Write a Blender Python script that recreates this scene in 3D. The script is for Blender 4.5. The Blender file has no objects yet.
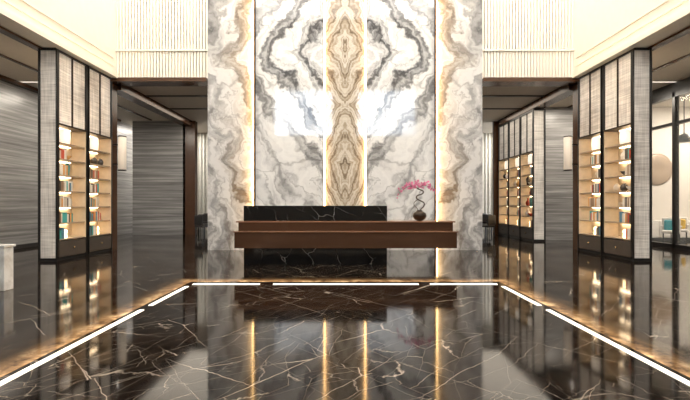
import bpy, bmesh, math, random
from mathutils import Vector
random.seed(4)
SC = bpy.context.scene
COL = SC.collection
SC.view_settings.view_transform = 'Standard'
SC.view_settings.look = 'None'
SC.view_settings.exposure = 0.12

# ------------------------------------------------------------------ materials
def newmat(name):
    m = bpy.data.materials.new(name); m.use_nodes = True
    nt = m.node_tree
    b = nt.nodes['Principled BSDF']
    return m, nt, b
def setc(b, col, rough=0.5, metal=0.0, spec=None, ior=None):
    b.inputs['Base Color'].default_value = (*col, 1)
    b.inputs['Roughness'].default_value = rough
    b.inputs['Metallic'].default_value = metal
    if ior: b.inputs['IOR'].default_value = ior
class NB:
    def __init__(s, nt): s.nt = nt
    def n(s, t, **k):
        x = s.nt.nodes.new(t)
        for a, v in k.items(): setattr(x, a, v)
        return x
    def l(s, a, b): s.nt.links.new(a, b)
    def _in(s, node, i, v):
        if isinstance(v, (int, float)): node.inputs[i].default_value = v
        elif isinstance(v, tuple): node.inputs[i].default_value = v
        else: s.l(v, node.inputs[i])
    def m(s, op, a, b=0.0, c=None, clamp=False):
        x = s.n('ShaderNodeMath', operation=op); x.use_clamp = clamp
        s._in(x, 0, a); s._in(x, 1, b)
        if c is not None: s._in(x, 2, c)
        return x.outputs[0]
    def pos(s):
        g = s.n('ShaderNodeNewGeometry'); sp = s.n('ShaderNodeSeparateXYZ')
        s.l(g.outputs['Position'], sp.inputs[0]); return sp.outputs
    def comb(s, x, y, z):
        c = s.n('ShaderNodeCombineXYZ'); s._in(c, 0, x); s._in(c, 1, y); s._in(c, 2, z); return c.outputs[0]
    def noise(s, vec, scale, detail=4, rough=0.55, dist=0.0):
        x = s.n('ShaderNodeTexNoise'); s.l(vec, x.inputs['Vector'])
        x.inputs['Scale'].default_value = scale; x.inputs['Detail'].default_value = detail
        x.inputs['Roughness'].default_value = rough; x.inputs['Distortion'].default_value = dist
        return x.outputs['Fac']
    def ramp(s, fac, stops, interp='LINEAR'):
        r = s.n('ShaderNodeValToRGB'); r.color_ramp.interpolation = interp
        e = r.color_ramp.elements
        while len(e) < len(stops): e.new(0.5)
        for i, (p, c) in enumerate(stops):
            e[i].position = p; e[i].color = (*c, 1) if len(c) == 3 else c
        s.l(fac, r.inputs[0]); return r.outputs[0]
    def mix(s, f, a, b, blend='MIX'):
        x = s.n('ShaderNodeMix', data_type='RGBA', blend_type=blend)
        s._in(x, 0, f)
        for i, v in ((6, a), (7, b)):
            if isinstance(v, tuple): x.inputs[i].default_value = (*v, 1) if len(v) == 3 else v
            else: s.l(v, x.inputs[i])
        return x.outputs[2]

def plain(name, col, rough=0.5, metal=0.0, ior=None, var=0.08, scale=6):
    m, nt, b = newmat(name); setc(b, col, rough, metal, ior=ior)
    q = NB(nt); tc = q.n('ShaderNodeTexCoord')
    f = q.noise(tc.outputs['Object'], scale, 3)
    lo = tuple(c*(1-var) for c in col); hi = tuple(min(1, c*(1+var)) for c in col)
    q.l(q.ramp(f, [(0.3, lo), (0.7, hi)]), b.inputs['Base Color'])
    return m
def emis(name, col, st):
    m, nt, b = newmat(name); setc(b, col, 0.5)
    b.inputs['Emission Color'].default_value = (*col, 1)
    b.inputs['Emission Strength'].default_value = st
    return m

M = {}
M['black'] = plain('black_metal', (0.010, 0.009, 0.009), 0.3)
M['bronze'] = plain('dark_bronze', (0.035, 0.022, 0.015), 0.3, 0.6)
M['brown'] = plain('brown_lacquer', (0.075, 0.033, 0.016), 0.25)
M['cream'] = plain('cream_plaster', (0.84, 0.80, 0.72), 0.7, var=0.02)
M['flute'] = plain('cream_fluted', (0.86, 0.82, 0.73), 0.6, var=0.02)
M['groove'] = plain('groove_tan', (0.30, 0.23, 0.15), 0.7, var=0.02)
M['ceil'] = plain('ceiling_paint', (0.60, 0.54, 0.46), 0.7, var=0.02)
M['dark'] = plain('dark_panel', (0.03, 0.028, 0.027), 0.4)
M['led'] = emis('led_white', (1.0, 0.78, 0.50), 15.0)
M['cove'] = emis('led_cove', (1.0, 0.84, 0.60), 5.0)
M['ledw'] = emis('led_floor', (1.0, 0.92, 0.78), 1.7)
M['ledg'] = emis('led_gold', (1.0, 0.62, 0.26), 15.0)
M['shade'] = emis('lamp_paper', (0.70, 0.62, 0.52), 0.30)
M['lantern'] = emis('lantern_paper', (1.0, 0.90, 0.76), 0.7)
M['bulb'] = emis('small_lamp_glow', (1.0, 0.72, 0.38), 5.0)
M['back'] = plain('shelf_back', (0.58, 0.48, 0.36), 0.6)
M['shelf'] = plain('shelf_board', (0.36, 0.29, 0.22), 0.4)
M['drawer'] = plain('drawer_grey', (0.07, 0.058, 0.05), 0.35)
M['white'] = plain('white_ceramic', (0.82, 0.79, 0.74), 0.25)
M['knob'] = plain('brass', (0.75, 0.55, 0.28), 0.25, 1.0)

def striped():
    m, nt, b = newmat('grey_striped_veneer'); q = NB(nt); x, y, z = q.pos()
    v = q.comb(q.m('MULTIPLY', x, 0.25), q.m('MULTIPLY', y, 0.25), q.m('MULTIPLY', z, 9.0))
    f = q.noise(v, 1.3, 6, 0.65, 0.3)
    q.l(q.ramp(f, [(0.28, (0.12, 0.117, 0.116)), (0.5, (0.27, 0.265, 0.262)), (0.7, (0.48, 0.47, 0.465))]), b.inputs['Base Color'])
    b.inputs['Roughness'].default_value = 0.3
    return m
M['stripe'] = striped()
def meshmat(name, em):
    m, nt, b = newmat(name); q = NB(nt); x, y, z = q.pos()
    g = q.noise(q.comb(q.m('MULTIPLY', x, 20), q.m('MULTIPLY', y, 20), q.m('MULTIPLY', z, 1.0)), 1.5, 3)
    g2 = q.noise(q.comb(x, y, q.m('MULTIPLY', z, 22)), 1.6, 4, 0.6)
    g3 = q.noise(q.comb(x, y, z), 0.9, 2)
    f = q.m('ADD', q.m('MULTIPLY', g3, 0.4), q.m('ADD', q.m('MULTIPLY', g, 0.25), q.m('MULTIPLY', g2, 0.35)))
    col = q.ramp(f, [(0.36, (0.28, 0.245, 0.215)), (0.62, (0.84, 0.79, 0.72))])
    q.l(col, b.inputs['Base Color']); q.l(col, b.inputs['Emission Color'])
    b.inputs['Emission Strength'].default_value = em  # faint emission put into the mesh in place of light behind it
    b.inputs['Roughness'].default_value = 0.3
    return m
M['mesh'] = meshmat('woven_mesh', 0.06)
M['meshglow'] = meshmat('self_glow_woven_mesh', 0.22)

def floor_mat():
    m, nt, b = newmat('floor_black_marble'); q = NB(nt); x, y, z = q.pos()
    p = q.m('MULTIPLY', q.m('ADD', x, y), 0.7071); r = q.m('MULTIPLY', q.m('SUBTRACT', y, x), 0.7071)
    tp = q.m('DIVIDE', p, 1.2); tr = q.m('DIVIDE', r, 1.2)
    fp = q.m('FLOOR', tp); fr = q.m('FLOOR', tr)
    off = q.comb(q.m('MULTIPLY', fp, 7.3), q.m('MULTIPLY', fr, 3.7), 0.0)
    wn = q.n('ShaderNodeTexWhiteNoise'); q.l(off, wn.inputs[0])
    base = q.comb(x, y, q.m('MULTIPLY', wn.outputs['Value'], 9.0))
    nz = q.n('ShaderNodeTexNoise'); q.l(base, nz.inputs['Vector']); nz.inputs['Scale'].default_value = 1.3; nz.inputs['Detail'].default_value = 8; nz.inputs['Roughness'].default_value = 0.6
    outs = []
    for k_, (cx, cy, rot, sc, wd, am_) in enumerate(((1.0, 0.14, 0.785, 2.1, 0.006, 1.0), (1.0, 0.14, -0.785, 2.1, 0.006, 1.0), (1.0, 0.3, 0.35, 2.8, 0.005, 0.6), (1.0, 0.25, 1.15, 3.4, 0.005, 0.5))):
        ca, sa = math.cos(rot), math.sin(rot)
        xr = q.m('MULTIPLY', q.m('SUBTRACT', q.m('MULTIPLY', x, ca), q.m('MULTIPLY', y, sa)), cx)
        yr = q.m('MULTIPLY', q.m('ADD', q.m('MULTIPLY', x, sa), q.m('MULTIPLY', y, ca)), cy)
        bb = q.comb(xr, yr, q.m('MULTIPLY', wn.outputs['Value'], 5.0+k_))
        wv = q.n('ShaderNodeVectorMath', operation='MULTIPLY_ADD'); q.l(nz.outputs['Color'], wv.inputs[0]); wv.inputs[1].default_value = (0.16, 0.16, 0.0); q.l(bb, wv.inputs[2])
        vo = q.n('ShaderNodeTexVoronoi', feature='DISTANCE_TO_EDGE'); q.l(wv.outputs[0], vo.inputs['Vector']); vo.inputs['Scale'].default_value = sc
        g = q.noise(q.comb(xr, yr, 3.0*k_), 2.3, 4)
        wvar = q.m('MULTIPLY', q.m('MULTIPLY', q.m('SUBTRACT', g, 0.38), 4.0, clamp=True), wd)
        li = q.m('SUBTRACT', 1.0, q.m('DIVIDE', vo.outputs['Distance'], q.m('ADD', wvar, 0.0016)), clamp=True)
        outs.append(q.m('MULTIPLY', q.m('MULTIPLY', li, am_), q.m('MULTIPLY', q.m('SUBTRACT', g, 0.38), 5.0, clamp=True)))
    k = q.m('ADD', q.m('ADD', outs[0], outs[1]), q.m('ADD', outs[2], outs[3]), clamp=True)
    cl = q.noise(base, 2.5, 6, 0.62)
    basec = q.ramp(cl, [(0.38, (0.0022, 0.0015, 0.0012)), (0.75, (0.018, 0.0105, 0.007))])
    sp = q.m('LESS_THAN', q.m('FRACT', tp), 0.008); sr = q.m('LESS_THAN', q.m('FRACT', tr), 0.008)
    seam = q.m('MAXIMUM', sp, sr)
    c = q.mix(q.m('MULTIPLY', k, 0.85), basec, (0.46, 0.39, 0.32))
    c = q.mix(q.m('MULTIPLY', seam, 0.45), c, (0.10, 0.08, 0.065))
    q.l(c, b.inputs['Base Color'])
    q.l(q.m('ADD', q.m('MULTIPLY', cl, 0.12), 0.015), b.inputs['Roughness'])
    b.inputs['IOR'].default_value = 1.42
    return m
M['floor'] = floor_mat()

def wall_marble(name, kind):
    m, nt, b = newmat(name); q = NB(nt); x, y, z = q.pos()
    u = q.m('ABSOLUTE', x)
    v0 = q.comb(u, 0.0, z)
    nz = q.n('ShaderNodeTexNoise'); q.l(v0, nz.inputs['Vector']); nz.inputs['Scale'].default_value = 0.8; nz.inputs['Detail'].default_value = 7; nz.inputs['Roughness'].default_value = 0.55
    nsp = q.n('ShaderNodeSeparateColor'); q.l(nz.outputs['Color'], nsp.inputs[0])
    A = {'mid': 1.7, 'centre': 1.1, 'outer': 2.2}[kind]
    uw = q.m('ADD', u, q.m('MULTIPLY', q.m('SUBTRACT', nsp.outputs[0], 0.5), A))
    zw = q.m('ADD', z, q.m('MULTIPLY', q.m('SUBTRACT', nsp.outputs[1], 0.5), A))
    dz = q.m('ABSOLUTE', q.m('SUBTRACT', zw, 6.0))
    if kind == 'centre':
        dz = q.m('PINGPONG', q.m('ADD', zw, 0.9), 1.75)
    du = q.m('ABSOLUTE', uw)
    fine = q.noise(q.comb(uw, 0.0, zw), 2.0, 8, 0.62)
    grain = q.noise(q.comb(q.m('MULTIPLY', uw, 1.0), 5.0, zw), 4.5, 9, 0.72, 0.8)
    cloud = q.noise(q.comb(uw, 3.0, q.m('MULTIPLY', zw, 0.6)), 0.9, 6, 0.6, 0.6)
    if kind == 'outer':
        d = q.m('ADD', uw, q.m('MULTIPLY', dz, 0.35))
    elif kind == 'centre':
        d = q.m('ADD', q.m('MULTIPLY', du, 1.5), q.m('MULTIPLY', dz, 0.7))
    else:
        d = q.m('ADD', du, q.m('MULTIPLY', dz, 0.70))
    fr = {'mid': 6.2, 'centre': 12.0, 'outer': 6.0}[kind]
    ph = q.m('ADD', q.m('MULTIPLY', d, fr), q.m('MULTIPLY', fine, 5.5))
    s1 = q.m('ADD', q.m('MULTIPLY', q.m('SINE', ph), 0.5), 0.5)
    s2 = q.m('ADD', q.m('MULTIPLY', q.m('SINE', q.m('MULTIPLY', ph, 3.3)), 0.5), 0.5)
    s3 = q.noise(q.comb(q.m('MULTIPLY', ph, 0.5), 0.0, 0.0), 2.5, 6, 0.75)
    wts = (0.28, 0.16, 0.28, 0.28) if kind != 'centre' else (0.16, 0.14, 0.28, 0.42)
    band = q.m('ADD', q.m('ADD', q.m('MULTIPLY', s1, wts[0]), q.m('MULTIPLY', s2, wts[1])), q.m('ADD', q.m('MULTIPLY', s3, wts[2]), q.m('MULTIPLY', grain, wts[3])))
    if kind == 'centre':
        c = q.ramp(band, [(0.28, (0.10, 0.075, 0.05)), (0.38, (0.26, 0.20, 0.14)), (0.49, (0.46, 0.39, 0.30)), (0.60, (0.72, 0.67, 0.59)), (0.75, (0.46, 0.40, 0.32))])
    else:
        if kind == 'mid':
            veins = q.ramp(band, [(0.27, (0.05, 0.05, 0.053)), (0.36, (0.19, 0.19, 0.195)), (0.44, (0.40, 0.40, 0.405)), (0.51, (0.66, 0.66, 0.66)), (0.62, (0.88, 0.88, 0.87))])
            soft = q.ramp(q.m('ADD', q.m('MULTIPLY', cloud, 0.65), q.m('MULTIPLY', band, 0.35)), [(0.36, (0.22, 0.22, 0.225)), (0.43, (0.46, 0.46, 0.465)), (0.50, (0.76, 0.76, 0.76)), (0.60, (0.88, 0.88, 0.87))])
            f1 = q.m('SUBTRACT', 1.0, q.m('MULTIPLY', q.m('ABSOLUTE', q.m('SUBTRACT', d, 2.0)), 0.5), clamp=True)
            f1 = q.m('MULTIPLY', f1, 1.8, clamp=True)
            c = q.mix(f1, soft, veins)
        else:
            soft = q.ramp(q.m('ADD', q.m('MULTIPLY', cloud, 0.65), q.m('MULTIPLY', band, 0.35)), [(0.34, (0.14, 0.14, 0.145)), (0.45, (0.34, 0.34, 0.345)), (0.57, (0.70, 0.70, 0.70))])
            veins = q.ramp(band, [(0.28, (0.26, 0.19, 0.13)), (0.38, (0.43, 0.37, 0.30)), (0.49, (0.64, 0.60, 0.55)), (0.64, (0.82, 0.80, 0.77))])  # warm vein colours also carry the painted glow of the nearby strips
            f1 = q.m('SUBTRACT', 1.0, q.m('MULTIPLY', q.m('ABSOLUTE', q.m('SUBTRACT', uw, 3.0)), 1.2), clamp=True)
            c = q.mix(q.m('MULTIPLY', f1, 0.95), soft, veins)
        w2 = q.m('ADD', q.m('MULTIPLY', uw, 0.8), q.m('MULTIPLY', zw, -0.6))
        w3 = q.m('ADD', q.m('MULTIPLY', uw, 0.6), q.m('MULTIPLY', zw, 0.8))
        vo = q.n('ShaderNodeTexVoronoi', feature='DISTANCE_TO_EDGE'); q.l(q.comb(w2, 0.0, q.m('MULTIPLY', w3, 0.35)), vo.inputs['Vector']); vo.inputs['Scale'].default_value = 1.6
        cr = q.m('SUBTRACT', 1.0, q.m('DIVIDE', vo.outputs['Distance'], q.m('MULTIPLY', q.m('POWER', fine, 2.0), 0.11)), clamp=True)
        c = q.mix(q.m('MULTIPLY', cr, 0.45), c, (0.14, 0.135, 0.135))
    q.l(c, b.inputs['Base Color'])
    b.inputs['Roughness'].default_value = 0.06; b.inputs['IOR'].default_value = 1.8 if kind != 'outer' else 1.5
    return m
M['mmid'] = wall_marble('marble_white_grey', 'mid')
M['mcen'] = wall_marble('marble_gold', 'centre')
M['mout'] = wall_marble('marble_grey', 'outer')

def black_marble():
    m, nt, b = newmat('black_vein_marble'); q = NB(nt); x, y, z = q.pos()
    v = q.comb(q.m('ADD', x, q.m('MULTIPLY', z, 0.8)), y, q.m('SUBTRACT', q.m('MULTIPLY', z, 0.8), q.m('MULTIPLY', x, 0.3)))
    nz = q.n('ShaderNodeTexNoise'); q.l(v, nz.inputs['Vector']); nz.inputs['Scale'].default_value = 1.5; nz.inputs['Detail'].default_value = 6
    wv = q.n('ShaderNodeVectorMath', operation='MULTIPLY_ADD'); q.l(nz.outputs['Color'], wv.inputs[0]); wv.inputs[1].default_value = (0.5,)*3; q.l(v, wv.inputs[2])
    vo = q.n('ShaderNodeTexVoronoi', feature='DISTANCE_TO_EDGE'); q.l(wv.outputs[0], vo.inputs['Vector']); vo.inputs['Scale'].default_value = 1.9
    k = q.m('SUBTRACT', 1.0, q.m('DIVIDE', vo.outputs['Distance'], 0.011), clamp=True)
    k = q.m('MULTIPLY', k, q.m('MULTIPLY', q.m('SUBTRACT', nz.outputs['Fac'], 0.42), 7.0, clamp=True))
    q.l(q.mix(k, (0.004, 0.004, 0.005), (0.26, 0.255, 0.25)), b.inputs['Base Color'])
    b.inputs['Roughness'].default_value = 0.10; b.inputs['IOR'].default_value = 1.35
    return m
M['bmarble'] = black_marble()
def wood(name, lo, hi, metal=0.35):
    m, nt, b = newmat(name); q = NB(nt); x, y, z = q.pos()
    v = q.comb(q.m('MULTIPLY', x, 0.3), q.m('MULTIPLY', y, 2.0), q.m('MULTIPLY', z, 4.0))
    f = q.noise(v, 1.2, 3)
    q.l(q.ramp(f, [(0.3, lo), (0.7, hi)]), b.inputs['Base Color'])
    b.inputs['Roughness'].default_value = 0.16; b.inputs['Metallic'].default_value = metal
    return m
M['wood'] = wood('desk_bronze_brown', (0.080, 0.036, 0.019), (0.098, 0.045, 0.024))
M['wood2'] = wood('desk_bronze_light', (0.36, 0.19, 0.11), (0.40, 0.21, 0.13), 0.6)
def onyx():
    m, nt, b = newmat('gold_stone_painted_glow'); q = NB(nt); x, y, z = q.pos()
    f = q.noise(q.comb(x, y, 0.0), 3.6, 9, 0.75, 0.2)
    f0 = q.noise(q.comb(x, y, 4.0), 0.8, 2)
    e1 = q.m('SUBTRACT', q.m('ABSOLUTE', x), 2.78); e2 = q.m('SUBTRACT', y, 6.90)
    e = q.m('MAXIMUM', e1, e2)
    # strip light spill painted as emission, fading out from the inner edge
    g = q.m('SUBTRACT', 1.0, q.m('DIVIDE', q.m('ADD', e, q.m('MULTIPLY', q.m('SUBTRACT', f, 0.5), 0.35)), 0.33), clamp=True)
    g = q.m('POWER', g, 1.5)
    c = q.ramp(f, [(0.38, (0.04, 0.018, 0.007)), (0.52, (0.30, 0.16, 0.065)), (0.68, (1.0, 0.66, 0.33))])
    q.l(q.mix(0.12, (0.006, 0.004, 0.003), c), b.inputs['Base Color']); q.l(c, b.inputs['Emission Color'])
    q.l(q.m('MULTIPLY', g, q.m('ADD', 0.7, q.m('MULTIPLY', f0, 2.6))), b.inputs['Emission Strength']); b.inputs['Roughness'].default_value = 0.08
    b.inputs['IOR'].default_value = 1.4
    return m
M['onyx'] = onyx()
def wblock():
    m, nt, b = newmat('pale_marble'); q = NB(nt); x, y, z = q.pos()
    f = q.noise(q.comb(x, y, z), 2.5, 6, 0.6, 0.8)
    q.l(q.ramp(f, [(0.35, (0.62, 0.60, 0.57)), (0.55, (0.85, 0.84, 0.82))]), b.inputs['Base Color']); b.inputs['Roughness'].default_value = 0.2
    return m
M['wblock'] = wblock()
m, nt, b = newmat('clear_glass'); setc(b, (0.9, 0.95, 0.95), 0.02); b.inputs['Alpha'].default_value = 0.07; M['glass'] = m
M['sheer'] = plain('sheer_curtain', (0.68, 0.66, 0.60), 0.8)

# ------------------------------------------------------------------ geometry helpers
def link(o): COL.objects.link(o); return o
def meshobj(name, verts, faces, mat, loc=(0, 0, 0), parent=None, smooth=False):
    me = bpy.data.meshes.new(name); me.from_pydata([tuple(v) for v in verts], [], faces); me.update()
    bm = bmesh.new(); bm.from_mesh(me); bmesh.ops.recalc_face_normals(bm, faces=bm.faces); bm.to_mesh(me); bm.free()
    if smooth:
        for p in me.polygons: p.use_smooth = True
    me.materials.append(mat)
    o = bpy.data.objects.new(name, me); link(o)
    o.location = loc
    if parent: o.parent = parent
    return o
def boxvf(x0, x1, y0, y1, z0, z1, base=0):
    v = [(x0, y0, z0), (x1, y0, z0), (x1, y1, z0), (x0, y1, z0), (x0, y0, z1), (x1, y0, z1), (x1, y1, z1), (x0, y1, z1)]
    f = [(0, 3, 2, 1), (4, 5, 6, 7), (0, 1, 5, 4), (1, 2, 6, 5), (2, 3, 7, 6), (3, 0, 4, 7)]
    return v, [tuple(i+base for i in q) for q in f]
def wloc(p):
    l = Vector((0, 0, 0))
    while p: l += p.location; p = p.parent
    return l
def box(name, x0, x1, y0, y1, z0, z1, mat, parent=None, bevel=0.0):
    """world-space box; origin at its base centre"""
    if x0 > x1: x0, x1 = x1, x0
    c = Vector(((x0+x1)/2, (y0+y1)/2, z0))
    v, f = boxvf(x0-c.x, x1-c.x, y0-c.y, y1-c.y, 0, z1-z0)
    o = meshobj(name, v, f, mat, c - wloc(parent), parent)
    if bevel:
        b = o.modifiers.new('Bevel', 'BEVEL'); b.width = bevel; b.segments = 2
    return o
def boxes(name, lst, mat, parent=None):
    vs, fs = [], []
    x0 = min(min(l[0], l[1]) for l in lst); x1 = max(max(l[0], l[1]) for l in lst)
    y0 = min(l[2] for l in lst); y1 = max(l[3] for l in lst); z0 = min(l[4] for l in lst)
    c = Vector(((x0+x1)/2, (y0+y1)/2, z0))
    for l in lst:
        a, b2 = sorted(l[:2])
        v, f = boxvf(a-c.x, b2-c.x, l[2]-c.y, l[3]-c.y, l[4]-c.z, l[5]-c.z, len(vs)); vs += v; fs += f
    return meshobj(name, vs, fs, mat, c - wloc(parent), parent)
def empty(name, x, y, z):
    o = bpy.data.objects.new(name, None); o.location = (x, y, z); o.empty_display_size = 0.2; return link(o)
def lathe(name, prof, mat, loc=(0, 0, 0), parent=None, n=20):
    vs, fs = [], []
    for r, z in prof:
        for i in range(n):
            a = 2*math.pi*i/n; vs.append((r*math.cos(a), r*math.sin(a), z))
    for j in range(len(prof)-1):
        for i in range(n):
            k = (i+1) % n
            fs.append((j*n+i, j*n+k, (j+1)*n+k, (j+1)*n+i))
    fs.append(tuple(range(n))[::-1]); fs.append(tuple((len(prof)-1)*n+i for i in range(n)))
    return meshobj(name, vs, fs, mat, Vector(loc) - wloc(parent), parent, smooth=True)
def top(o, label, cat, group=None):
    o['label'] = label; o['category'] = cat
    if group: o['group'] = group
    return o
def struct(o): o['kind'] = 'structure'; return o
def S(*a, **k): return struct(box(*a, **k))
def tube(name, pts, r, mat, parent=None, res=3):
    cu = bpy.data.curves.new(name, 'CURVE'); cu.dimensions = '3D'; cu.bevel_depth = r; cu.bevel_resolution = res
    sp = cu.splines.new('NURBS'); sp.points.add(len(pts)-1); sp.use_endpoint_u = True; sp.order_u = 3
    for p, c in zip(sp.points, pts): p.co = (*c, 1)
    o = bpy.data.objects.new(name, cu); cu.materials.append(mat); link(o)
    dg = bpy.context.evaluated_depsgraph_get(); dg.update()
    me = bpy.data.meshes.new_from_object(o.evaluated_get(dg)); bpy.data.objects.remove(o)
    for p in me.polygons: p.use_smooth = True
    o = bpy.data.objects.new(name, me); link(o)
    if parent: o.parent = parent
    return o

# ------------------------------------------------------------------ room
H = 5.2; HT = 11.5; FW = 11.66; FB = -7.0
S('floor', -15, 15, FB, 21, -0.1, 0, M['floor'])
S('ceiling', -7.6, 7.6, FB, 12.4, HT, HT+0.1, M['cream'])
for s, nm in ((-1, 'left'), (1, 'right')):
    S('wall_%s_upper' % nm, s*7.0, s*7.3, FB, 11.9, H, HT, M['cream'])
    S('wall_%s' % nm, s*10.3, s*10.6, FB, (21 if s < 0 else 10.9), 0, H, M['stripe'])
    S('ceiling_%s' % nm, s*7.3, s*10.6, FB, 11.9, H, H+0.12, M['ceil'])
    x0, x1 = s*4.17, s*7.0
    if x0 > x1: x0, x1 = x1, x0
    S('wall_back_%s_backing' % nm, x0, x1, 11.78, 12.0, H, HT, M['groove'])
    lst = []; n = 30; w = (x1-x0)/n
    for i in range(n):
        a = x0+w*i
        lst.append((a+w*0.14, a+w*0.86, 11.71, 11.78, 6.12, HT))
    n = 30; w = (x1-x0)/n
    for i in range(n):
        a = x0+w*i
        lst.append((a+w*0.11, a+w*0.89, 11.73, 11.78, H+0.02, 6.07))
    lst.append((x0, x1, 11.69, 11.78, 6.07, 6.12))
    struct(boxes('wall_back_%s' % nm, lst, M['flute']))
    S('trim_1' if s < 0 else 'trim_2', s*4.17, s*7.3, 11.5, 12.0, H-0.12, H, M['brown'])
    struct(boxes('trim_3' if s < 0 else 'trim_4', [(s*6.82, s*7.0, FB, 11.5, H-0.02, H+0.04), (s*6.82, s*6.84, FB, 11.5, H+0.04, H+0.09), (s*6.97, s*7.0, FB, 11.6, H+0.36, H+0.39), (s*6.97, s*7.0, FB, 11.6, H+0.60, H+0.62)], M['flute']))
    struct(box('trim_10' if s < 0 else 'trim_11', s*6.88, s*6.91, FB+0.5, 11.4, H+0.04, H+0.055, M['cove']))
    struct(boxes('trim_5' if s < 0 else 'trim_6', [(s*7.35, s*7.55, FB, 11.6, H-0.05, H), (s*8.7, s*8.8, FB, 17.3, H-0.03, H), (s*10.1, s*10.3, FB, (17.3 if s < 0 else 10.9), H-0.1, H)], M['brown']))
S('ceiling_rear', -15, 15, 12.0, 21, H, H+0.12, M['ceil'])
struct(boxes('trim_7', [(-7.0, -4.2, y, y+0.12, H-0.03, H) for y in (13.4, 15.2)] + [(4.2, 7.0, y, y+0.12, H-0.03, H) for y in (13.4, 15.2)], M['dark']))
S('wall_back', -15, 15, 20.7, 20.9, 0, H, M['cream'])
S('wall_back_core', -4.17, 4.17, 11.8, 12.6, 0, HT, M['dark'])
wx = [(-5.6, -0.95), (0.95, 5.6)]; wz = (6.8, 10.4)
struct(boxes('wall_front', [(-10.6, 10.6, FB-0.3, FB, 0, wz[0]), (-7.6, 7.6, FB-0.3, FB, wz[1], HT), (-7.6, wx[0][0], FB-0.3, FB, wz[0], wz[1]), (wx[0][1], wx[1][0], FB-0.3, FB, wz[0], wz[1]), (wx[1][1], 7.6, FB-0.3, FB, wz[0], wz[1])], M['cream']))
for i, (a, c) in enumerate(wx):
    t = 0.06
    struct(boxes('window_%d' % (i+1), [(a, c, FB-0.2, FB-0.1, wz[0], wz[0]+t), (a, c, FB-0.2, FB-0.1, wz[1]-t, wz[1]), (a, a+t, FB-0.2, FB-0.1, wz[0], wz[1]), (c-t, c, FB-0.2, FB-0.1, wz[0], wz[1])] + [(a+(c-a)*k/3-0.03, a+(c-a)*k/3+0.03, FB-0.2, FB-0.1, wz[0], wz[1]) for k in (1, 2)], M['black']))
S('wall_left_end', -9.7, -7.3, 17.5, 17.7, 0, H, M['stripe'])
S('wall_right_end', 7.55, 10.3, 15.0, 15.2, 0, H, M['stripe'])
S('wall_right_rear', 7.55, 7.7, 15.2, 17.6, 0, H, M['stripe'])
for s in (-1, 1):
    struct(boxes('trim_8' if s < 0 else 'trim_9', [(s*6.98, s*7.4, 11.95, 17.5, 4.95, H), (s*6.85, s*7.4, 17.5 if s < 0 else 17.65, 17.8, 0, H), (s*7.1, s*7.4, 11.62, 11.95, 0, H)], M['brown']))
    S('baseboard_left' if s < 0 else 'baseboard_right', s*10.22, s*10.3, 2, (17 if s < 0 else 10.9), 0, 0.12, M['dark'])

# ------------------------------------------------------------------ marble feature wall
def slab(x0, x1, y, mat, lab):
    o = box('marble_wall_panel', x0, x1, y, 11.8, 0, HT, mat)
    top(o, lab, 'wall panel')
slab(-0.58, 0.58, 11.66, M['mcen'], 'tall bookmatched gold and cream marble wall panel between light strips')
slab(-2.70, -0.64, 11.60, M['mmid'], 'tall polished white marble panel with swirling grey veins')
slab(0.64, 2.70, 11.60, M['mmid'], 'tall polished white marble panel with swirling grey veins')
slab(-4.17, -2.79, 11.64, M['mout'], 'tall grey marble panel with golden veining and painted strip glow at wall edge')
slab(2.79, 4.17, 11.64, M['mout'], 'tall grey marble panel with golden veining and painted strip glow at wall edge')
for s in (-1, 1):
    top(box('led_strip_light', s*0.60, s*0.635, 11.61, 11.8, 0, HT, M['ledg']), 'thin vertical golden light strip beside centre marble panel', 'light strip', 'vertical light strips on the marble wall')
    e = top(box('led_strip_light', s*2.75, s*2.785, 11.53, 11.8, 0, HT, M['ledg']), 'thin vertical golden light strip with bronze trim in marble wall', 'light strip', 'vertical light strips on the marble wall')
    box('bronze_trim', s*2.705, s*2.745, 11.51, 11.8, 0, HT, M['brown'], parent=e)

# ------------------------------------------------------------------ floor light inlays
def inlay(name, x0, x1, y0, y1, mat, label, grp, z=0.006):
    top(box(name, x0, x1, y0, y1, 0, z, mat), label, 'floor light', grp)
G1 = 'white light strips set into the floor'
for s in (-1, 1):
    inlay('floor_light_strip', s*2.65, s*2.71, 0.8, 5.06, M['ledw'], 'long white light strip set in dark marble floor', G1)
    inlay('floor_light_strip', s*2.65, s*2.71, 5.28, 6.5, M['ledw'], 'short white light strip set in dark marble floor', G1)
    inlay('floor_light_strip', s*1.49, s*2.65, 6.65, 6.73, M['ledw'], 'short white light strip set in dark marble floor', G1)
    inlay('floor_band_painted_glow', s*2.78, s*3.20, 0.8, 6.9, M['onyx'], 'golden onyx border with painted strip glow in dark marble floor', 'golden onyx floor border', 0.003)
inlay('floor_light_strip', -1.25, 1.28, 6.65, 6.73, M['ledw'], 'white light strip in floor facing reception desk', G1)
inlay('floor_band_painted_glow', -3.20, 3.20, 6.90, 7.32, M['onyx'], 'golden onyx border with painted strip glow before desk', 'golden onyx floor border', 0.003)

# ------------------------------------------------------------------ reception desk
desk = top(empty('reception_desk', 0, 9.1, 0), 'long bronze-brown reception desk on black veined marble block', 'reception desk')
box('marble_base', -2.36, 0.98, 8.94, 9.5, 0, 0.40, M['bmarble'], desk)
box('marble_screen', -2.36, 0.98, 8.92, 9.12, 1.006, 1.36, M['bmarble'], desk, 0.004)
box('front_panel', -2.50, 2.53, 8.65, 9.5, 0.40, 0.76, M['wood'], desk, 0.006)
box('front_edge', -2.52, 2.55, 8.62, 9.5, 0.76, 0.785, M['wood2'], desk, 0.004)
box('recessed_band', -2.46, 2.49, 8.84, 9.5, 0.785, 0.975, M['wood'], desk)
box('counter_top', -2.50, 2.53, 8.78, 9.5, 0.975, 1.006, M['wood2'], desk, 0.004)
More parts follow.
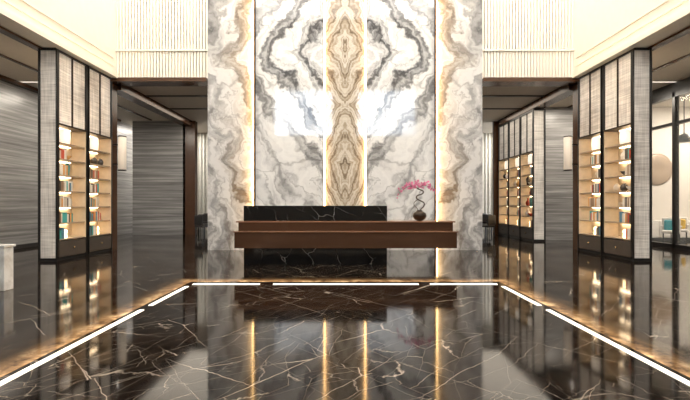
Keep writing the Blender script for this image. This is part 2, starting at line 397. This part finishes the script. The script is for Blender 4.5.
# ------------------------------------------------------------------ flower vase
X, Y, Z = 1.76, 9.05, 1.006
vase = top(empty('flower_vase', X, Y, Z), 'squat black vase with twisted stem and pink blossoms on desk', 'vase')
lathe('vase_body', [(0.06, 0), (0.13, 0.04), (0.165, 0.11), (0.15, 0.18), (0.085, 0.22), (0.06, 0.235), (0.075, 0.25)], M['bronze'], (X, Y, Z), vase)
M['twig'] = plain('twig', (0.06, 0.035, 0.022), 0.6)
M['pink'] = plain('pink_petal', (0.66, 0.17, 0.32), 0.5, var=0.3, scale=30)
pts = [(0, 0, .20), (.02, .01, .27), (.11, .03, .33), (.12, 0, .42), (.02, -.03, .47), (-.08, 0, .52), (-.06, .03, .60), (.06, .0, .62), (.10, -.02, .69), (.02, 0, .73), (-.06, 0, .76)]
tube('stem', pts, 0.015, M['twig'], vase)
tube('stem', [(-.02, 0, .2), (-.04, .02, .29), (-.13, .03, .36), (-.12, .04, .45), (-.04, .03, .50)], 0.009, M['twig'], vase)
spr = []
for k, (ex, ez) in enumerate(((0.34, 0.70), (0.30, 0.80), (-0.54, 0.58), (-0.50, 0.70), (-0.36, 0.82), (0.20, 0.88), (-0.08, 0.90), (-0.24, 0.74))):
    mid = (ex*0.5, random.uniform(-.05, .05), 0.93)
    spr.append((mid, (ex, random.uniform(-.06, .06), ez)))
    tube('twig', [(-0.05, 0, 0.75), mid, spr[-1][1]], 0.004, M['twig'], vase)
def petalflower():
    vs, fs = [], []
    for k in range(5):
        a0 = 2*math.pi*k/5; c, s_ = math.cos(a0), math.sin(a0); b0 = len(vs)
        for (r, w, h) in ((0.0, 0.0, 0), (0.018, 0.016, 0.006), (0.036, 0.014, 0.012), (0.045, 0.0, 0.010)):
            if w == 0: vs.append((r*c, r*s_, h))
            else:
                vs.append((r*c-w*s_, r*s_+w*c, h)); vs.append((r*c+w*s_, r*s_-w*c, h))
        fs += [(b0, b0+2, b0+1), (b0+1, b0+2, b0+4, b0+3), (b0+3, b0+4, b0+5)]
    return meshobj('blossom', vs, fs, M['pink'], (0, 0, 0))
fl = petalflower(); first = True
for (mid, end) in spr:
    for k in range(12):
        t = 0.2+0.8*k/11
        p = [(1-t)**2*a+2*t*(1-t)*b2+t*t*c2 for a, b2, c2 in zip((-0.05, 0, 0.75), mid, end)]
        o = fl if first else fl.copy()
        if not first: link(o)
        first = False
        o.parent = vase
        o.location = (p[0]+random.uniform(-.035, .035), p[1]+random.uniform(-.03, .03)-0.01, p[2]+random.uniform(-.055, .04))
        o.rotation_euler = (random.uniform(0.7, 1.9), random.uniform(-.6, .6), random.uniform(-1, 1)); sc = random.uniform(0.5, 0.85); o.scale = (sc,)*3

# ------------------------------------------------------------------ cabinets
SH = [0.50, 0.90, 1.30, 1.70, 2.10, 2.50, 2.90]
def cabinet(s, y0, y1, htop, endpanel, where):
    t = 0.035
    e = top(empty('display_cabinet', s*7.22, (y0+y1)/2, 0), where, 'display cabinet')
    e['group'] = 'display cabinets along the aisle'
    xf, xb = s*7.0, s*7.44
    for a in (y0, y1-t): box('side_panel', xf, xb, a, a+t, 0, htop, M['black'], e)
    for a in (y0+t, y1-t-0.008): box('side_lining', s*7.02, s*7.40, a, a+0.008, 0.50, 3.35, M['back'], e)
    box('back_panel', s*7.40, xb, y0+t, y1-t, 0, htop, M['back'], e)
    box('top_panel', xf, s*7.40, y0+t, y1-t, htop-0.06, htop, M['black'], e)
    box('plinth', s*7.03, s*7.40, y0+t, y1-t, 0, 0.08, M['black'], e)
    d = box('drawer', s*7.01, s*7.39, y0+t+0.01, y1-t-0.01, 0.09, 0.47, M['drawer'], e)
    k = lathe('knob', [(0.012, 0), (0.012, 0.02), (0.025, 0.025), (0.022, 0.04)], M['knob'], (s*7.01, (y0+y1)/2, 0.28), d, 10)
    k.rotation_euler = (0, -s*math.pi/2, 0)
    ym = (y0+y1)/2
    for z in SH + [3.35]:
        if z < 3.3: box('shelf', s*7.04, s*7.40, y0+t, y1-t, z, z+0.03, M['shelf'], e)
        if z > 0.6: box('light_strip', s*7.32, s*7.38, ym-0.34, ym+0.34, z-0.014, z-0.002, M['led'], e)
    box('mesh_infill', s*7.05, s*7.065, y0+t, y1-t, 3.39, htop-0.06, M['meshglow'], e)
    boxes('divider', [(s*7.0, s*7.40, y0+t, y1-t, 3.35, 3.39), (s*7.02, s*7.05, ym-0.015, ym+0.015, 3.39, htop-0.06)], M['bronze'], e)
    if endpanel:
        ep = box('mesh_panel', s*7.03, s*7.41, y0-0.03, y0-0.002, 0.08, htop-0.06, M['mesh'], e)
        boxes('panel_frame', [(s*7.0, s*7.03, y0-0.05, y0-0.002, 0, htop), (s*7.41, s*7.46, y0-0.05, y0-0.002, 0, htop), (s*7.03, s*7.41, y0-0.05, y0-0.002, 0, 0.08), (s*7.03, s*7.41, y0-0.05, y0-0.002, htop-0.06, htop)], M['black'], ep)
    return e
bays = []
for s in (-1, 1):
    cabinet(s, 9.36, 10.42, H, True, 'tall lit display cabinet with black frame and mesh end panel'); bays.append((s, 9.36, 10.42))
    cabinet(s, 10.48, 11.54, H, False, 'tall lit display cabinet with black frame beside brown post'); bays.append((s, 10.48, 11.54))
far = []
for i in range(3):
    a = 14.3+1.08*i
    cabinet(1, a, a+1.05, 4.94, i == 0, 'tall lit display cabinet under brown portal beam'); far.append((1, a, a+1.05))

cols = [(0.60, 0.54, 0.46), (0.10, 0.085, 0.075), (0.55, 0.09, 0.05), (0.08, 0.22, 0.34), (0.68, 0.34, 0.10), (0.78, 0.75, 0.70), (0.30, 0.20, 0.13), (0.06, 0.36, 0.36)]
cnames = ['beige', 'black', 'red', 'blue', 'orange', 'white', 'brown', 'teal']
def bookproto(ci):
    mat = plain('book_'+cnames[ci], cols[ci], 0.5)
    e = bpy.data.meshes.new('book')
    vs, fs = [], []
    for b4 in ((-0.11, 0.11, -0.024, -0.021, 0, 0.25), (-0.11, 0.11, 0.021, 0.024, 0, 0.25), (-0.11, -0.106, -0.021, 0.021, 0, 0.25), (-0.106, 0.104, -0.021, 0.021, 0.006, 0.244)):
        v, f = boxvf(*b4, len(vs)); vs += v; fs += f
    e.from_pydata(vs, [], fs); e.materials.append(mat); e.materials.append(M['white'])
    for i, p in enumerate(e.polygons): p.material_index = 1 if i >= 18 else 0
    return e
BK = [bookproto(i) for i in range(8)]
def lathemesh(name, prof, mat):
    o = lathe(name, prof, mat); me = o.data; bpy.data.objects.remove(o); return me
dk = plain('dark_ceramic', (0.07, 0.06, 0.055), 0.2); tq = plain('teal_glaze', (0.10, 0.30, 0.32), 0.2); am = plain('amber_glaze', (0.60, 0.34, 0.13), 0.2); rd = plain('red_glaze', (0.45, 0.08, 0.05), 0.2); bg_ = plain('beige_ceramic', (0.62, 0.54, 0.44), 0.3)
VS = []
for nm, prof in (('vase', [(0.04, 0), (0.075, 0.04), (0.09, 0.10), (0.07, 0.16), (0.03, 0.20), (0.03, 0.25), (0.042, 0.27)]),
                 ('vase', [(0.05, 0), (0.055, 0.10), (0.07, 0.20), (0.06, 0.25), (0.035, 0.28), (0.045, 0.30)]),
                 ('jar', [(0.05, 0), (0.08, 0.04), (0.088, 0.10), (0.065, 0.15), (0.04, 0.16), (0.045, 0.172), (0.012, 0.19)]),
                 ('bowl', [(0.04, 0), (0.045, 0.015), (0.09, 0.055), (0.12, 0.10), (0.11, 0.10), (0.08, 0.05), (0.015, 0.03)])):
    for mt, cn in ((M['white'], 'white'), (dk, 'dark'), (tq, 'teal'), (am, 'amber'), (rd, 'red'), (bg_, 'beige'), (M['white'], 'white'), (bg_, 'beige')):
        VS.append((nm, cn, lathemesh(nm, prof, mt)))
lant = lathemesh('lantern', [(0.10, 0), (0.125, 0.02), (0.135, 0.18), (0.125, 0.34), (0.10, 0.36)], M['lantern'])
def put(nm, me, x, y, z, lab, cat, grp, sc=(1, 1, 1), rot=0):
    o = bpy.data.objects.new(nm, me); link(o); o.location = (x, y, z); o.scale = sc; o.rotation_euler = (0, 0, rot)
    top(o, lab, cat, grp); return o
glow = lathemesh('candle_lamp', [(0.05, 0), (0.055, 0.02), (0.045, 0.12), (0.06, 0.14), (0.05, 0.20), (0.02, 0.22)], M['bulb'])
def fill(s, y0, y1, dense):
    for zi, z in enumerate(SH):
        zt = z+0.031
        kind = random.choice(['books', 'books', 'vases', 'mixed', 'mixed']) if zi < 6 else 'tall'
        if zi == 0: kind = 'mixed'
        a, c = y0+0.10, y1-0.10
        if kind == 'tall':
            put('lantern', lant, s*7.17, (a+c)/2-0.1, zt, 'white paper cylinder lantern on top cabinet shelf', 'lamp', 'paper lanterns on top cabinet shelves'); continue
        y = a
        if kind in ('books', 'mixed'):
            nb = (random.randint(7, 10) if kind == 'books' else random.randint(3, 6)) if dense else 4
            y += 0.03
            for i in range(nb):
                ci = random.choice([0, 0, 1, 2, 3, 4, 5, 5, 6, 7])
                sy = random.uniform(0.7, 1.2); wv_ = 0.049*sy
                if y+wv_ > c: break
                put('book', BK[ci], s*7.17, y+wv_/2, zt, '%s hardback book standing on cabinet shelf' % cnames[ci], 'book', 'books on the cabinet shelves', (1, sy, random.uniform(0.8, 1.1)), 0 if s > 0 else math.pi)
                y += wv_+0.002
            y += 0.16
            if kind == 'mixed' and y+0.14 < c+0.05:
                if zi == 0:
                    put('candle_lamp', glow, s*7.17, y, zt, 'small warm glowing candle lamp on low cabinet shelf', 'lamp', 'candle lamps on low cabinet shelves'); continue
                nm, cn, me = random.choice(VS); put(nm, me, s*7.2, y, zt, '%s glazed ceramic %s on cabinet shelf' % (cn, nm), nm, 'ceramics on the cabinet shelves', (1, 1, 1.1))
        else:
            for fy in (0.2, 0.5, 0.8):
                nm, cn, me = random.choice(VS); put(nm, me, s*7.2, a+(c-a)*fy, zt, '%s glazed ceramic %s on cabinet shelf' % (cn, nm), nm, 'ceramics on the cabinet shelves', (1, 1, 1.1))
for b_ in bays: fill(*b_, True)
for b_ in far: fill(*b_, False)

# ------------------------------------------------------------------ wall sconces
for s in (-1, 1):
    x, y = s*6.83, 11.75
    e = top(empty('wall_sconce', x, y, 2.4), 'tall beige cylinder sconce mounted on brown post', 'wall lamp', 'cylinder sconces on the brown posts')
    lathe('lamp_shade', [(0.10, 0.03), (0.115, 0.04), (0.115, 1.02), (0.10, 1.03)], M['shade'], (x, y, 2.42), e)
    for zz in (2.42, 3.45): lathe('ring', [(0.12, 0), (0.12, 0.03)], M['bronze'], (x, y, zz), e)
    boxes('bracket', [(s*6.93, s*7.1, y-0.02, y+0.02, 2.6, 2.64), (s*6.93, s*7.1, y-0.02, y+0.02, 3.2, 3.24)], M['bronze'], e)

# ------------------------------------------------------------------ marble block
e = top(empty('marble_side_table', -6.1, 6.3, 0), 'solid pale marble block table standing on dark floor', 'side table')
box('marble_block', -6.9, -5.47, 6.15, 6.33, 0, 0.70, M['wblock'], e, 0.01)
box('marble_top', -6.92, -5.45, 6.13, 6.35, 0.70, 0.74, M['wblock'], e, 0.006)

# ------------------------------------------------------------------ chairs
def chair(x, y, rot, grp='dark chairs in the rear lounge', seatc=None, lab='dark upholstered dining chair with black legs in rear lounge'):
    m_ = seatc or M['dark']
    e = top(empty('dining_chair', x, y, 0), lab, 'chair', grp)
    def c(nm, *a, **k): 
        v, f = boxvf(*a); o = meshobj(nm, v, f, k['mat'], (0, 0, 0), e)
        b = o.modifiers.new('Bevel', 'BEVEL'); b.width = k.get('bv', 0.02); b.segments = 3; return o
    c('seat', -0.25, 0.25, -0.25, 0.25, 0.40, 0.50, mat=m_, bv=0.04)
    c('backrest', -0.25, 0.25, 0.18, 0.26, 0.50, 0.92, mat=m_, bv=0.035)
    for a in (-1, 1):
        c('armrest', a*0.25-0.03, a*0.25+0.03, -0.2, 0.2, 0.62, 0.66, mat=m_, bv=0.015)
        for b_ in (-1, 1): c('leg', a*0.21-0.015, a*0.21+0.015, b_*0.21-0.015, b_*0.21+0.015, 0, 0.41, mat=M['black'], bv=0.004)
    e.rotation_euler = (0, 0, rot); return e
for s in (-1, 1):
    chair(s*6.15, 16.6, -s*2.6); chair(s*6.45, 17.6, -s*0.5); chair(s*7.15, 19.5, s*0.4)
for s in (-1, 1):
    vs, fs = [], []
    for i in range(81):
        x = s*(5.6+3.2*i/80); y = 20.5+0.04*math.sin(i*1.4)
        vs += [(x, y, 0.02), (x, y, H-0.02)]
        if i: k = 2*i; fs.append((k-2, k, k+1, k-1))
    o = meshobj('sheer_curtain', vs, fs, M['sheer'], smooth=True); top(o, 'pale pleated sheer curtain hanging against rear wall', 'curtain', 'sheer curtains on the rear wall')

# ------------------------------------------------------------------ glazed room on the right
M['rwall'] = plain('warm_pale_wall', (0.60, 0.55, 0.48), 0.7, var=0.03)
struct(boxes('window_3', [(10.26, 10.44, 10.84, 11.0, 0, 4.9), (10.28, 10.42, 11.95, 12.05, 0, 4.9), (10.26, 10.44, 13.15, 13.3, 0, 4.9), (10.28, 10.42, 11.0, 13.2, 4.75, 4.9), (10.28, 10.42, 11.0, 13.2, 0, 0.14), (10.3, 10.42, 11.0, 13.2, 3.88, 3.97)], M['black']))
S('window_4', 10.35, 10.36, 11.0, 13.15, 0.14, 4.75, M['glass'])
S('wall_right_lintel', 10.3, 10.6, 10.9, 13.3, 4.9, H, M['dark'])
S('wall_right_far', 10.3, 10.6, 13.3, 15.2, 0, H, M['stripe'])
S('wall_right_room', 10.6, 15, 15.0, 15.2, 0, H, M['rwall'])
S('wall_right_outer', 14.8, 15, 9, 15.0, 0, H, M['rwall'])
S('ceiling_right_room', 10.6, 15, 9, 12.0, H, H+0.1, M['cream'])
S('wall_right_near', 10.6, 15, 8.9, 9.0, 0, H, M['rwall'])
teal = plain('teal_fabric', (0.02, 0.34, 0.42), 0.8); yel = plain('yellow_fabric', (0.80, 0.50, 0.05), 0.8)
wf = plain('white_fabric', (0.75, 0.71, 0.65), 0.8)
e = top(empty('white_sideboard', 12.4, 14.7, 0), 'long white sideboard against pale wall behind the glass', 'sideboard')
box('body', 11.3, 13.6, 14.5, 14.98, 0.12, 0.78, M['white'], e, 0.008)
for i in range(4): box('door', 11.33+0.565*i, 11.33+0.565*i+0.545, 14.48, 14.5, 0.15, 0.75, wf, e)
boxes('base', [(11.4, 13.5, 14.55, 14.95, 0, 0.12)], M['black'], e)
for (cx, cy, mt, nm, rt) in ((11.15, 13.1, teal, 'teal', -0.7), (12.1, 13.9, yel, 'yellow', -0.7)):
    chair(cx, cy, rt, 'lounge chairs in the glazed room', wf, 'white upholstered armchair behind the glass partition')
    v, f = boxvf(-0.19, 0.19, 0.04, 0.155, 0, 0.34)
    o = meshobj('cushion', v, f, mt, (cx, cy, 0.502)); o.rotation_euler = (0, 0, rt)
    b = o.modifiers.new('Bevel', 'BEVEL'); b.width = 0.04; b.segments = 4
    top(o, 'small %s cushion on white armchair' % nm, 'cushion', 'cushions on the armchairs')
o = lathe('wall_disc', [(0.02, 0.01), (0.2, 0.03), (0.55, 0.06), (0.62, 0.03), (0.62, 0.0)], plain('plaster_disc', (0.30, 0.22, 0.15), 0.4, 0.3), (12.2, 15.0, 2.75), None, 36)
o.rotation_euler = (math.pi/2, 0, 0); top(o, 'large round bronze wall disc hung on pale wall', 'wall decoration')
e = top(empty('pendant_lamp', 11.5, 13.0, 3.5), 'black dome pendant lamp hanging behind the glass', 'pendant lamp')
lathe('lamp_shade', [(0.30, 0), (0.28, 0.10), (0.18, 0.22), (0.05, 0.28), (0.03, 0.30)], M['black'], (11.5, 13.0, 3.5), e)
box('cord', 11.49, 11.51, 12.99, 13.01, 3.80, H, M['black'], e)

# ------------------------------------------------------------------ lights
def area(name, loc, size, power, col=(1, 0.9, 0.76), rot=(0, 0, 0), sy=None):
    l = bpy.data.lights.new(name, 'AREA'); l.energy = power; l.color = col; l.size = size
    if sy: l.shape = 'RECTANGLE'; l.size_y = sy
    o = bpy.data.objects.new(name, l); link(o); o.location = loc; o.rotation_euler = rot; return o
area('ceiling_light', (0, 5.5, HT-0.05), 9, 490, (1, 0.95, 0.89), sy=6)  # broad area fill added at the unseen ceiling, no fixture modelled
area('wall_washer', (0, 9.6, HT-0.3), 8, 90, (1, 0.95, 0.89), (math.radians(18), 0, 0), sy=0.5)  # fill added to brighten the marble wall, aimed from above
for s in (-1, 1):
    area('upper_wall_fill', (s*5.7, 8.5, HT-0.2), 1.2, 370, (1, 0.91, 0.78), (0, s*math.radians(15), 0), sy=6)  # high area fills added to brighten the upper walls, not cove lamps
    for y in (6, 9.5, 13.5):
        area('aisle_light', (s*8.6, y, H-0.06), 0.8, 105, (1, 0.90, 0.76))
    area('rear_light', (s*5.7, 14.8, H-0.06), 2.3, 75, (1, 0.88, 0.72), sy=4.5)
    area('rear_light', (s*8.9, 19.3, H-0.06), 1.6, 160, (1, 0.93, 0.84))
area('room_light', (13.4, 12.6, H-0.06), 1.6, 340, (1, 0.92, 0.82))
w = bpy.data.worlds.new('World'); SC.world = w; w.use_nodes = True
q = NB(w.node_tree); tc = q.n('ShaderNodeTexCoord')
cf = q.noise(tc.outputs['Generated'], 14.0, 6, 0.65)
bg = w.node_tree.nodes['Background']
q.l(q.ramp(cf, [(0.40, (0.22, 0.28, 0.36)), (0.52, (0.95, 0.98, 1.0))]), bg.inputs[0]); bg.inputs[1].default_value = 10.0

# ------------------------------------------------------------------ camera
cam = bpy.data.cameras.new('Camera'); cam.lens = 20; cam.sensor_width = 36; cam.shift_y = 4/690
co = bpy.data.objects.new('Camera', cam); link(co); co.location = (0, 0, 1.4); co.rotation_euler = (math.pi/2, 0, 0)
SC.camera = co
